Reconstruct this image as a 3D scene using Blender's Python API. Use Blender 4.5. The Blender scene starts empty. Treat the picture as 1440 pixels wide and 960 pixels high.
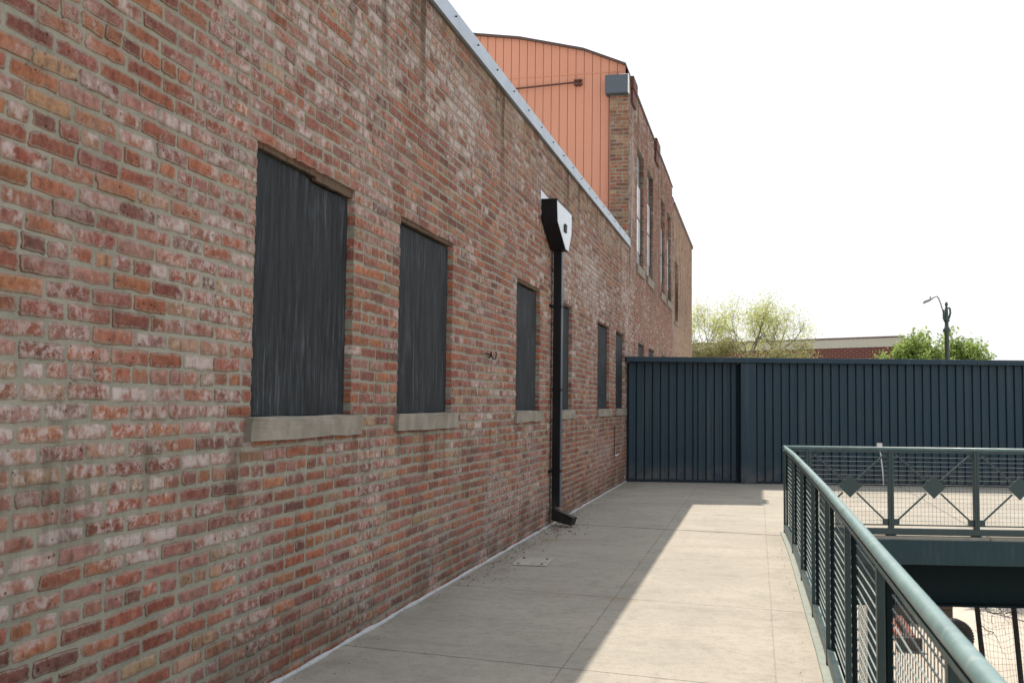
import bpy, bmesh, math, random
import numpy as np
from mathutils import Vector, Matrix, Quaternion
from mathutils import noise as mnoise

rng = np.random.default_rng(7)
random.seed(11)
scene = bpy.context.scene
COL = scene.collection
R = math.radians

# ------------------------------------------------------------------ helpers
def tag(o, label=None, cat=None, group=None, kind=None):
    if label: o['label'] = label
    if cat: o['category'] = cat
    if group: o['group'] = group
    if kind: o['kind'] = kind
    return o

def empty(name, loc=(0, 0, 0), rz=0.0):
    o = bpy.data.objects.new(name, None)
    o.empty_display_size = 0.2
    COL.objects.link(o)
    o.location = loc
    o.rotation_euler = (0, 0, rz)
    return o

def link(name, me, mats, parent=None):
    o = bpy.data.objects.new(name, me)
    COL.objects.link(o)
    for m in (mats if isinstance(mats, (list, tuple)) else [mats]):
        me.materials.append(m)
    if parent: o.parent = parent
    return o

class MB:
    """collects shapes into one mesh"""
    def __init__(self): self.bm = bmesh.new()
    def poly(self, vs, mi=0):
        f = self.bm.faces.new([self.bm.verts.new(v) for v in vs]); f.material_index = mi; return f
    def hexa(self, p, bev=0.0, mi=0, seg=1):
        b = bmesh.new()
        v = [b.verts.new(q) for q in p]
        for f in ((0,3,2,1),(4,5,6,7),(0,1,5,4),(1,2,6,5),(2,3,7,6),(3,0,4,7)):
            b.faces.new([v[i] for i in f])
        if bev > 0:
            bmesh.ops.bevel(b, geom=list(b.edges), offset=bev, segments=seg, affect='EDGES', profile=0.5)
        self.merge(b, mi); return self
    def box(self, x0, x1, y0, y1, z0, z1, bev=0.0, mi=0):
        return self.hexa([(x0,y0,z0),(x1,y0,z0),(x1,y1,z0),(x0,y1,z0),(x0,y0,z1),(x1,y0,z1),(x1,y1,z1),(x0,y1,z1)], bev, mi)
    def merge(self, b, mi=0):
        mp = {}
        for v in b.verts: mp[v] = self.bm.verts.new(v.co)
        for f in b.faces:
            try:
                g = self.bm.faces.new([mp[v] for v in f.verts]); g.material_index = mi; g.smooth = f.smooth
            except ValueError: pass
        b.free()
    def bar(self, a, b, w, h, up=(0,0,1), bev=0.0, mi=0):
        a = Vector(a); b = Vector(b); d = (b-a).normalized()
        u = Vector(up); s = d.cross(u).normalized(); u = s.cross(d).normalized()
        s *= w/2; u *= h/2
        return self.hexa([a-s-u, a+s-u, b+s-u, b-s-u, a-s+u, a+s+u, b+s+u, b-s+u], bev, mi)
    def tube(self, pts, r, n=10, mi=0, cap=True, smooth=True):
        pts = [Vector(p) for p in pts]
        rs = r if isinstance(r, (list, tuple)) else [r]*len(pts)
        d0 = (pts[1]-pts[0]).normalized()
        up = Vector((0,0,1)) if abs(d0.z) < .95 else Vector((1,0,0))
        s = d0.cross(up).normalized()
        rings = []
        for i, p in enumerate(pts):
            if i == 0: d = d0
            elif i == len(pts)-1: d = (pts[i]-pts[i-1]).normalized()
            else: d = ((pts[i]-pts[i-1]).normalized() + (pts[i+1]-pts[i]).normalized()).normalized()
            s = (s - d*s.dot(d)).normalized(); t = d.cross(s)
            rings.append([self.bm.verts.new(p + (s*math.cos(2*math.pi*k/n) + t*math.sin(2*math.pi*k/n))*rs[i]) for k in range(n)])
        for a, b in zip(rings, rings[1:]):
            for k in range(n):
                f = self.bm.faces.new([a[k], a[(k+1)%n], b[(k+1)%n], b[k]]); f.material_index = mi; f.smooth = smooth
        if cap:
            f = self.bm.faces.new(rings[0][::-1]); f.material_index = mi
            f = self.bm.faces.new(rings[-1]); f.material_index = mi
        return self
    def lathe(self, prof, cx=0, cy=0, n=20, mi=0):
        rings = [[self.bm.verts.new((cx+r*math.cos(2*math.pi*k/n), cy+r*math.sin(2*math.pi*k/n), z)) for k in range(n)] for r, z in prof]
        for a, b in zip(rings, rings[1:]):
            for k in range(n):
                f = self.bm.faces.new([a[k], a[(k+1)%n], b[(k+1)%n], b[k]]); f.material_index = mi; f.smooth = True
        self.bm.faces.new(rings[0][::-1]); self.bm.faces.new(rings[-1])
        return self
    def prism(self, outline, vec, mi=0):
        """outline: 3d points of a planar polygon, swept by vec"""
        vec = Vector(vec)
        a = [self.bm.verts.new(p) for p in outline]; b = [self.bm.verts.new(Vector(p)+vec) for p in outline]
        n = len(a)
        self.bm.faces.new(a[::-1]).material_index = mi; self.bm.faces.new(b).material_index = mi
        for k in range(n):
            self.bm.faces.new([a[k], a[(k+1)%n], b[(k+1)%n], b[k]]).material_index = mi
        return self
    def build(self, name, mats, parent=None, fix=True):
        if fix: bmesh.ops.recalc_face_normals(self.bm, faces=list(self.bm.faces))
        me = bpy.data.meshes.new(name); self.bm.to_mesh(me); self.bm.free()
        return link(name, me, mats, parent)

# ------------------------------------------------------------------ materials
class NT:
    def __init__(self, name):
        self.m = bpy.data.materials.new(name); self.m.use_nodes = True
        self.t = self.m.node_tree; self.b = self.t.nodes['Principled BSDF']
        self.out = self.t.nodes['Material Output']
    def n(self, typ, **kw):
        nd = self.t.nodes.new(typ)
        for k, v in kw.items():
            if k in nd.inputs: self.set(nd.inputs[k], v)
            else: setattr(nd, k, v)
        return nd
    def set(self, sock, v):
        if isinstance(v, bpy.types.NodeSocket): self.t.links.new(v, sock)
        elif isinstance(v, (tuple, list)) and len(v) == 3 and sock.type == 'RGBA': sock.default_value = (*v, 1)
        else: sock.default_value = v
    def obj(self):
        return self.n('ShaderNodeTexCoord').outputs['Object']
    def scaled(self, vec, sc):
        mp = self.n('ShaderNodeMapping'); self.set(mp.inputs['Vector'], vec); mp.inputs['Scale'].default_value = sc; return mp.outputs[0]
    def noise(self, vec, scale, detail=4, rough=.55, dist=0.0):
        nd = self.n('ShaderNodeTexNoise', Scale=scale, Detail=detail, Roughness=rough, Distortion=dist)
        self.set(nd.inputs['Vector'], vec); return nd.outputs['Fac']
    def math(self, op, a, b=None, c=None, clamp=False):
        nd = self.n('ShaderNodeMath', operation=op, use_clamp=clamp)
        self.set(nd.inputs[0], a)
        if b is not None: self.set(nd.inputs[1], b)
        if c is not None: self.set(nd.inputs[2], c)
        return nd.outputs[0]
    def ramp(self, f, lo, hi, a=0.0, b=1.0, smooth=True):
        nd = self.n('ShaderNodeMapRange', interpolation_type='SMOOTHSTEP' if smooth else 'LINEAR')
        self.set(nd.inputs[0], f); self.set(nd.inputs[1], lo); self.set(nd.inputs[2], hi); self.set(nd.inputs[3], a); self.set(nd.inputs[4], b)
        return nd.outputs[0]
    def mix(self, f, a, b, mode='MIX'):
        nd = self.n('ShaderNodeMix', data_type='RGBA', blend_type=mode, clamp_factor=True)
        self.set(nd.inputs[0], f); self.set(nd.inputs[6], a); self.set(nd.inputs[7], b); return nd.outputs[2]
    def sep(self, v):
        nd = self.n('ShaderNodeSeparateXYZ'); self.set(nd.inputs[0], v); return nd.outputs
    def bump(self, h, strength=.5, dist=.005):
        nd = self.n('ShaderNodeBump', Strength=strength, Distance=dist); self.set(nd.inputs['Height'], h); self.set(self.b.inputs['Normal'], nd.outputs[0])
    def fin(self, color=None, rough=.6, metal=0.0, spec=None):
        if color is not None: self.set(self.b.inputs['Base Color'], color)
        self.set(self.b.inputs['Roughness'], rough); self.set(self.b.inputs['Metallic'], metal)
        if spec is not None: self.set(self.b.inputs['Specular IOR Level'], spec)
        return self.m

def painted(name, c, rough=.45, var=.25, scale=6, grime=(.05,.05,.045), metal=0.0, gr=.35, spec=None, dust=0.0, rust=0.0):
    k = NT(name); o = k.obj()
    n1 = k.noise(o, scale, 5, .6); n2 = k.noise(k.scaled(o, (30, 30, 2.5)), 1.0, 4, .6)
    lo = tuple(x*(1-var) for x in c); hi = tuple(min(1, x*(1+var)) for x in c)
    col = k.mix(n1, lo, hi)
    col = k.mix(k.math('MULTIPLY', k.ramp(n2, .5, .8), gr), col, grime)
    if dust:
        z = k.sep(o)[2]
        dm = k.math('MULTIPLY', k.ramp(z, .45, 0), k.ramp(k.noise(o, 4, 6, .7), .3, .65))
        col = k.mix(k.math('MULTIPLY', dm, dust), col, (.17,.155,.135))
        col = k.mix(k.math('MULTIPLY', k.ramp(k.noise(k.scaled(o, (5, 5, .35)), 1.2, 5, .7), .52, .72), dust*.55), col, (.10,.115,.12))
    if rust:
        col = k.mix(k.math('MULTIPLY', k.ramp(k.noise(o, 16, 6, .75), .62, .70), rust), col, (.10,.042,.022))
    k.bump(k.noise(o, 90, 3), .06, .001)
    return k.fin(col, k.ramp(n1, .2, .8, rough-.1, rough+.12), metal, spec)

def mat_brick():
    k = NT('old_brick'); o = k.obj()
    at = k.n('ShaderNodeAttribute', attribute_name='bcol'); sm = k.n('ShaderNodeAttribute', attribute_name='smear').outputs['Fac']
    base = at.outputs['Color']; white = at.outputs['Alpha']
    n1 = k.noise(o, 22, 6, .65); n2 = k.noise(o, 15, 7, .62, .25); n3 = k.noise(o, 9, 7, .7, .4); n4 = k.noise(o, 130, 3, .6)
    base = k.mix(1.0, base, k.mix(k.ramp(n1, .3, .7), (.66,.6,.6), (1.3,1.3,1.25)), 'MULTIPLY')
    base = k.mix(k.math('MULTIPLY', k.ramp(n4, .4, .75), .35), base, (.10,.04,.03))
    thr = k.math('SUBTRACT', .72, k.math('MULTIPLY', k.math('MINIMUM', white, .85), .46))
    wm = k.ramp(n2, thr, k.math('ADD', thr, .22))
    wm = k.math('MULTIPLY', wm, k.ramp(white, 0, .3, .25, .86))
    veil = k.math('MULTIPLY', k.ramp(k.noise(o, 5.5, 7, .7), .40, .64), k.ramp(white, .12, .75, .06, .72))
    base = k.mix(veil, base, (.30,.185,.155))
    base = k.mix(wm, base, (.46,.40,.385))
    band = k.math('MULTIPLY', k.ramp(k.noise(k.scaled(o, (1, 38, 5)), 1.0, 4, .6), .5, .68), k.ramp(k.noise(o, 3, 3), .42, .58))
    base = k.mix(k.math('MULTIPLY', band, .6), base, (.075,.04,.028))
    dust = k.math('MULTIPLY', k.ramp(k.noise(o, 75, 5, .8), .40, .66), k.ramp(k.noise(o, 1.6, 5, .65), .32, .66, .04, .46))
    dust = k.math('MULTIPLY', dust, k.ramp(sm, .12, .45, .3, 1.0))
    base = k.mix(dust, base, (.34,.255,.235))
    wash = k.math('MULTIPLY', k.ramp(k.noise(o, 1.15, 4, .6), .48, .60), k.ramp(k.noise(o, 19, 8, .8, .3), .46, .58))
    base = k.mix(k.math('MULTIPLY', wash, k.ramp(sm, .12, .4, .2, .66)), base, (.50,.44,.42))
    # pits and holes
    vo = k.n('ShaderNodeTexVoronoi', Scale=26.0); k.set(vo.inputs['Vector'], o)
    pit = k.math('MULTIPLY', k.ramp(vo.outputs['Distance'], .17, .08), k.ramp(k.noise(o, 5, 3), .45, .58))
    base = k.mix(k.math('MULTIPLY', pit, .9), base, (.03,.022,.02))
    edge = k.n('ShaderNodeAttribute', attribute_name='edge').outputs['Fac']
    en = k.noise(o, 48, 6, .7, .5)
    em = k.ramp(k.math('ADD', k.math('MULTIPLY', edge, .40), en), .70, .84)
    base = k.mix(k.math('MULTIPLY', em, .62), base, (.25,.225,.185))
    dk = k.math('MULTIPLY', k.ramp(k.noise(o, 30, 6, .7), .60, .74), .7)
    base = k.mix(dk, base, (.085,.05,.04))
    # mortar wiped over faces
    mm = k.ramp(n3, k.math('SUBTRACT', .90, k.math('MULTIPLY', sm, .42)), k.math('SUBTRACT', 1.0, k.math('MULTIPLY', sm, .42)))
    base = k.mix(k.math('MULTIPLY', mm, .7), base, (.245,.225,.18))
    st = streaks(k, o); base = k.mix(st, base, (.085,.055,.035))
    h = k.math('ADD', k.math('MULTIPLY', n1, .5), k.math('ADD', k.math('MULTIPLY', n4, .25), k.math('MULTIPLY', pit, -.8)))
    k.bump(h, .75, .006)
    return k.fin(base, .88, 0, .25)

def streaks(k, o):
    """run-off below the roof flashing and dirt along the foot of the wall"""
    s = k.sep(o)
    run = k.noise(k.scaled(o, (1, 5.5, .35)), 1.0, 3, .5)
    a = k.math('MULTIPLY', k.ramp(run, .54, .66), k.ramp(s[2], 3.0, 4.1))
    b = k.math('MULTIPLY', k.ramp(s[2], .50, .05), k.ramp(k.noise(o, 2.4, 5, .6), .38, .62))
    c = k.math('MULTIPLY', k.ramp(s[2], 3.45, 4.15), k.ramp(k.noise(o, 1.7, 4, .6), .35, .65))
    e = k.math('MULTIPLY', k.math('MULTIPLY', k.ramp(s[2], .55, 1.12), k.ramp(s[2], 1.2, 1.16)), k.ramp(k.noise(k.scaled(o, (1, 4.5, .6)), 1.3, 4, .6), .5, .66))
    b = k.math('MAXIMUM', b, e)
    t = k.math('MAXIMUM', k.math('MULTIPLY', a, .95), k.math('MAXIMUM', k.math('MULTIPLY', b, .62), k.math('MULTIPLY', c, .35)))
    return t

def mat_mortar():
    k = NT('lime_mortar'); o = k.obj()
    n1 = k.noise(o, 3.2, 6, .65); n2 = k.noise(o, 60, 6, .7); n3 = k.noise(o, 14, 5, .6)
    c = k.mix(k.ramp(n1, .3, .7), (.205,.205,.168), (.300,.293,.238))
    c = k.mix(k.math('MULTIPLY', k.ramp(n3, .55, .78), .5), c, (.16,.145,.12))
    c = k.mix(k.math('MULTIPLY', k.ramp(n2, .35, .7), .4), c, (.35,.33,.275))
    c = k.mix(k.math('MULTIPLY', k.ramp(k.noise(o, .9, 5, .65), .50, .68), .45), c, (.36,.355,.31))
    c = k.mix(k.math('MULTIPLY', k.ramp(k.noise(o, 5, 6, .7), .56, .70), .6), c, (.115,.10,.082))
    c = k.mix(k.math('MULTIPLY', streaks(k, o), .8), c, (.09,.065,.045))
    k.bump(k.math('ADD', n2, n3), .8, .006)
    return k.fin(c, .95, 0, .15)

def mat_concrete(name, a, b, joints=False, dark=(.2,.18,.155)):
    k = NT(name); o = k.obj(); s = k.sep(o)
    n1 = k.noise(o, .9, 6, .62); n2 = k.noise(o, 14, 6, .68); n3 = k.noise(o, 110, 4, .75); n4 = k.noise(k.scaled(o, (3, .8, 1)), 1.3, 5, .6)
    c = k.mix(k.ramp(n1, .3, .7), a, b)
    c = k.mix(k.math('MULTIPLY', k.ramp(n2, .42, .74), .42), c, dark)
    c = k.mix(k.math('MULTIPLY', k.ramp(n4, .5, .75), .18), c, dark)
    c = k.mix(k.math('MULTIPLY', k.ramp(n3, .42, .7), .42), c, (.44,.42,.375))
    c = k.mix(k.math('MULTIPLY', k.ramp(n3, .42, .28), .75), c, (.13,.115,.10))
    n5 = k.noise(o, 42, 5, .75); c = k.mix(k.math('MULTIPLY', k.ramp(n5, .5, .72), .4), c, dark)
    n6 = k.noise(o, 3.2, 6, .7); c = k.mix(k.math('MULTIPLY', k.ramp(n6, .5, .72), .35), c, dark)
    vo = k.n('ShaderNodeTexVoronoi', Scale=5.0); k.set(vo.inputs['Vector'], k.scaled(o, (1, 1, .01)))
    spk = k.math('MULTIPLY', k.ramp(vo.outputs['Distance'], .05, .03), k.ramp(k.noise(o, 1.1, 3), .45, .6))
    c = k.mix(k.math('MULTIPLY', spk, .7), c, (.10,.08,.06))
    h = k.math('MULTIPLY', n3, .5)
    if joints:
        wob = k.math('MULTIPLY', k.math('SUBTRACT', k.noise(o, 7, 4, .6), .5), .03)
        yy = k.math('ADD', k.math('ADD', s[1], k.math('MULTIPLY', s[0], .1)), wob)
        tot = None
        wd = k.ramp(k.noise(o, 3.5, 3), .3, .7, .55, 1.25)
        for y0, w, op in ((1.2,.006,.7),(3.2,.006,.6),(5.23,.006,.55),(7.15,.006,.5),(9.1,.004,.25),(11.12,.014,.95),(12.78,.008,.5),(13.85,.006,.5),(15.6,.006,.5)):
            d = k.math('ABSOLUTE', k.math('SUBTRACT', yy, y0))
            j = k.math('MULTIPLY', k.ramp(k.math('DIVIDE', d, wd), w, w*1.7, 1, 0), op)
            tot = j if tot is None else k.math('MAXIMUM', tot, j)
        xx = k.math('ADD', s[0], k.math('MULTIPLY', wob, .7))
        for x0, w, op in ((1.27,.0035,.34),(2.33,.003,.25),(4.6,.008,.6),(7.6,.008,.6)):
            d = k.math('ABSOLUTE', k.math('SUBTRACT', xx, x0))
            tot = k.math('MAXIMUM', tot, k.math('MULTIPLY', k.ramp(k.math('DIVIDE', d, wd), w, w*1.7, 1, 0), op))
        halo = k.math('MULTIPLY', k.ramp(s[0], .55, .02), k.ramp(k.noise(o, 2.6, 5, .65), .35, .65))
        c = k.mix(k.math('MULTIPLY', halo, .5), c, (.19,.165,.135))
        rust = k.math('MULTIPLY', k.ramp(k.noise(o, .8, 4, .6), .6, .74), .35)
        c = k.mix(rust, c, (.30,.20,.10))
        band = k.math('MULTIPLY', k.ramp(k.noise(k.scaled(o, (.8, 2.4, 1)), 1.2, 6, .65), .50, .72), .26)
        c = k.mix(band, c, dark)
        blot = k.math('MULTIPLY', k.ramp(k.noise(o, 1.9, 7, .75, .4), .60, .72), .4)
        c = k.mix(blot, c, (.12,.11,.09))
        c = k.mix(tot, c, (.055,.048,.04))
        h = k.math('SUBTRACT', h, k.math('MULTIPLY', tot, 2.0))
    k.bump(h, .4, .004)
    return k.fin(c, .9, 0, .2)

def mat_board():
    k = NT('black_painted_plywood'); o = k.obj()
    g = k.noise(k.scaled(o, (1, 15, 1.1)), 1.7, 9, .82, .3); g2 = k.noise(k.scaled(o, (1, 60, 2.2)), 1.3, 5, .75); l = k.noise(o, 1.7, 4, .6)
    c = k.mix(k.ramp(g, .36, .64), (.006,.008,.010), (.036,.042,.049))
    wear = k.math('MULTIPLY', k.ramp(g, .50, .66), k.ramp(l, .40, .62))
    c = k.mix(k.math('MULTIPLY', wear, .7), c, (.125,.14,.155))
    c = k.mix(k.math('MULTIPLY', k.ramp(g2, .60, .72), k.ramp(l, .50, .64)), c, (.25,.26,.27))
    k.bump(k.math('ADD', g, g2), .8, .005)
    return k.fin(c, k.ramp(g, .2, .8, .6, .85), 0, .18)

def mat_stone():
    k = NT('sill_stone'); o = k.obj()
    n1 = k.noise(o, 5, 6, .65); n2 = k.noise(o, 40, 6, .7)
    c = k.mix(k.ramp(n1, .3, .7), (.20,.182,.152), (.30,.275,.235))
    c = k.mix(k.math('MULTIPLY', k.ramp(n2, .5, .75), .6), c, (.14,.125,.10))
    k.bump(k.math('ADD', n1, n2), .8, .006)
    return k.fin(c, .92, 0, .2)

def mat_siding():
    k = NT('salmon_plank_siding'); o = k.obj()
    n1 = k.noise(o, 1.2, 4, .6); n2 = k.noise(k.scaled(o, (25, 1, 1.2)), 1.2, 5, .65)
    c = k.mix(n1, (.50,.235,.158), (.57,.275,.19))
    c = k.mix(k.math('MULTIPLY', k.ramp(n2, .5, .8), .3), c, (.48,.18,.12))
    k.bump(n2, .25, .003)
    return k.fin(c, .75, 0, .25)

def mat_leaf(name, a, b, trans):
    k = NT(name)
    rnd = k.n('ShaderNodeNewGeometry').outputs['Random Per Island']
    c = k.mix(rnd, a, b)
    k.fin(c, .55, 0, .3)
    tr = k.n('ShaderNodeBsdfTranslucent'); k.set(tr.inputs[0], k.mix(.5, c, trans))
    mx = k.n('ShaderNodeMixShader', Fac=.45); k.t.links.new(k.b.outputs[0], mx.inputs[1]); k.t.links.new(tr.outputs[0], mx.inputs[2])
    k.t.links.new(mx.outputs[0], k.out.inputs[0])
    return k.m

def mat_far_brick():
    k = NT('dark_red_far_brick'); o = k.obj()
    bt = k.n('ShaderNodeTexBrick', Scale=1.0); k.set(bt.inputs['Vector'], k.scaled(k.n('ShaderNodeTexCoord').outputs['UV'], (1, 1, 1)))
    k.set(bt.inputs['Color1'], (.085,.024,.02)); k.set(bt.inputs['Color2'], (.125,.034,.027)); k.set(bt.inputs['Mortar'], (.20,.145,.13))
    bt.inputs['Mortar Size'].default_value = .016; bt.inputs['Brick Width'].default_value = .34; bt.inputs['Row Height'].default_value = .115
    c = k.mix(k.math('MULTIPLY', k.noise(o, .5, 4), .4), bt.outputs['Color'], (.09,.03,.025))
    return k.fin(c, .9, 0, .2)

def mat_tile_ground():
    k = NT('street_ground'); o = k.obj()
    n1 = k.noise(o, .25, 6, .6); n2 = k.noise(o, 6, 6, .7)
    c = k.mix(k.ramp(n1, .3, .7), (.36,.335,.29), (.44,.41,.36))
    c = k.mix(k.math('MULTIPLY', k.ramp(n2, .45, .75), .25), c, (.28,.25,.21))
    k.bump(n2, .3, .01)
    return k.fin(c, .95, 0, .2)

M = {}
M['brick'] = mat_brick(); M['mortar'] = mat_mortar()
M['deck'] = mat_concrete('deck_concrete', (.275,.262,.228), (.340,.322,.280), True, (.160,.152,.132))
M['patch'] = mat_concrete('patch_concrete', (.36,.345,.31), (.43,.41,.37))
M['ground'] = mat_tile_ground()
M['board'] = mat_board(); M['stone'] = mat_stone(); M['siding'] = mat_siding()
M['masonry'] = painted('rear_masonry', (.25,.13,.10), .9, .3, 2)
M['roofing'] = painted('pale_roof_membrane', (.62,.62,.60), .8, .12, 1.5)
M['flash'] = painted('galvanised_flashing', (.37,.42,.475), .42, .12, 3, (.30,.32,.34), .75, .3)
M['galv_sheen'] = painted('galvanised_with_sky_sheen', (.60,.645,.69), .42, .08, 1.5, (.6,.62,.64), .6, .2)  # back plate metal; on the hopper front its paleness stands for reflected sky
M['black'] = painted('black_enamel', (.010,.010,.013), .45, .3, 5, (.03,.03,.03), 0, .2, .15, dust=.25)
M['navy'] = painted('navy_fence_paint', (.019,.043,.065), .5, .2, 1.6, (.04,.06,.07), 0, .5, .25, dust=.5)
M['navydark'] = painted('navy_fence_backing', (.009,.018,.028), .6, .2, 2.2, (.03,.035,.04), 0, .4, .3)
M['teal'] = painted('weathered_green_rail_paint', (.024,.050,.054), .42, .22, 9, (.06,.085,.085), 0, .35, .4, rust=.6)
M['rail'] = painted('pale_green_handrail', (.125,.205,.213), .42, .24, 7, (.26,.33,.33), 0, .6, .5, rust=.25)  # paler green for the top rails
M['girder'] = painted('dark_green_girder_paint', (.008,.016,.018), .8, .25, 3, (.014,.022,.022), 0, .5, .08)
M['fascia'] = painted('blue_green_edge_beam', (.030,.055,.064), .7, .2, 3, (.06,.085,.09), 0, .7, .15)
M['kerb'] = painted('pale_green_steel_kerb', (.22,.26,.235), .6, .22, 10, (.12,.13,.11), 0, .7)
M['wire'] = painted('top_lit_green_wire', (.26,.32,.32), .4, .15, 8, (.1,.12,.12), .2)  # level wires only: light from above is painted into this paler green
M['lintel'] = painted('rotten_wood_lintel', (.10,.062,.038), .9, .45, 14, (.025,.02,.015), 0, .8)
M['rust'] = painted('rusty_brown_steel', (.105,.042,.032), .8, .35, 10, (.08,.03,.02))
M['slate'] = painted('slate_blue_sheet', (.065,.085,.108), .5, .15, 4)
M['trim'] = painted('dark_brown_roof_trim', (.085,.055,.05), .7, .2, 4)
M['glass'] = painted('pane_with_sky_reflection', (.70,.76,.83), .12, .06, 1.2, (.55,.65,.78), 0, .4, .8)  # reflected sky put into the pane colour as a bluish white
M['darkglass'] = painted('dark_transom', (.022,.022,.025), .25, .3, 3)
M['white'] = painted('white_sealant', (.40,.41,.425), .7, .25, 12, (.20,.19,.17), 0, .9)
M['pvc'] = painted('white_plastic_pipe', (.72,.73,.72), .5, .08, 6)
M['bark'] = painted('grey_brown_bark', (.13,.11,.095), .9, .35, 8)
M['tile'] = painted('dark_clay_coping', (.12,.075,.065), .8, .3, 6)
M['band'] = painted('pale_concrete_band', (.40,.40,.345), .85, .15, .8, (.25,.24,.2), 0, .6)
M['farbrick'] = mat_far_brick()
M['lampgreen'] = painted('dark_green_lamp_paint', (.035,.06,.06), .45, .25, 6)
M['lampgrey'] = painted('grey_lamp_metal', (.22,.23,.24), .4, .2, 6)
M['lens'] = painted('clear_lamp_lens', (.55,.56,.55), .2, .05, 6)
M['rubber'] = painted('black_rubber', (.015,.015,.016), .75, .3, 14, (.06,.06,.06))
M['redwood'] = painted('red_stained_plank', (.20,.05,.03), .7, .3, 9, (.16,.05,.03), 0, .5)
M['brown'] = painted('dark_brown_timber', (.075,.052,.042), .85, .3, 8)
M['post'] = painted('weathered_dark_post', (.045,.045,.048), .8, .35, 14, (.12,.12,.12), 0, .5)
M['net'] = painted('dark_net_cord', (.06,.055,.05), .9, .2, 5)
M['vine'] = painted('dead_vine', (.045,.035,.03), .9, .3, 12)
M['leafbud'] = mat_leaf('budding_leaf', (.30,.36,.09), (.46,.50,.16), (.62,.68,.22))
M['leafgreen'] = mat_leaf('fresh_green_leaf', (.12,.20,.045), (.28,.38,.11), (.42,.55,.16))
M['leafolive'] = mat_leaf('olive_shrub_leaf', (.10,.11,.035), (.26,.25,.10), (.30,.30,.12))
M['chip'] = painted('brick_crumbs', (.23,.12,.09), .95, .5, 30)

# ------------------------------------------------------------------ brickwork
def gauss(y, z, cy, cz, sy, sz): return math.exp(-((y-cy)/sy)**2 - ((z-cz)/sz)**2)

PAL_RED = [((.265,.082,.052),7),((.315,.105,.056),7),((.34,.135,.066),5),((.215,.066,.048),4),((.33,.165,.135),4),((.27,.110,.088),4),((.15,.060,.046),2),((.33,.19,.11),1)]
PAL_TALL = [((.30,.098,.066),5),((.34,.118,.076),5),((.26,.082,.058),4),((.36,.155,.115),3),((.21,.075,.06),2)]
PAL_TAN = [((.44,.27,.18),5),((.49,.31,.21),5),((.40,.235,.155),3),((.46,.33,.24),2)]
PAL_PIER = [((.36,.125,.065),6),((.40,.19,.10),3),((.25,.09,.06),3),((.40,.25,.14),2),((.17,.075,.06),1)]

def low_white(y, z):
    w = .34*mnoise.noise((y*.55, z*.9, 3.1)) + .22*mnoise.noise((y*1.9, z*2.3, 8.2)) + .26
    w += .34*gauss(y,z,6.6,3.5,2.3,.45) + .38*gauss(y,z,14.2,2.9,2.6,.5) + .25*gauss(y,z,11.8,3.0,1.2,.5)
    w += .30*gauss(y,z,3.1,1.25,.8,.22) + .30*gauss(y,z,3.0,2.1,.9,.35) + .3*gauss(y,z,5.0,.45,.7,.13) + .25*gauss(y,z,3.6,.85,.5,.12)
    w += .55*gauss(y,z,17.8,3.0,.35,3) + .25*gauss(y,z,4.2,3.2,.7,.4) - .26*max(0, min(1, (1.05-z)/.2))*max(0, min(1, (y-3.4)/1.2)) - .05*max(0, min(1, (1.05-z)/.2))
    return w
def low_smear(y, z):
    s = .30 + .30*mnoise.noise((y*.7, z*1.1, 21.0)) + .15*mnoise.noise((y*2.1, z*2.6, 1.0))
    s += .45*gauss(y,z,3.3,1.02,.6,.12) + .25*gauss(y,z,4.7,.95,1.2,.12) + .2*gauss(y,z,8,4.0,6,.25) + .15*gauss(y,z,6,.2,8,.3)
    return max(0, min(1, s))
def tall_white(y, z):
    w = .26 + .28*mnoise.noise((y*.5, z*.6, 13.1)) + .14*mnoise.noise((y*2.1, z*1.3, 7.0))
    w += .60*gauss(y,z,18.25,5.0,.4,4) + .30*gauss(y,z,20.6,3.6,.16,1.3) + .30*gauss(y,z,23.2,3.3,.16,1.5) + .5*gauss(y,z,27.5,4,.2,4) + .2*gauss(y,z,21,7.0,3,.5)
    return w
def tall_smear(y, z): return max(0, min(1, .20 + .2*mnoise.noise((y*.8, z*.8, 5))))
def tan_white(y, z): return .10 + .15*mnoise.noise((y*.8, z, 2))

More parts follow.
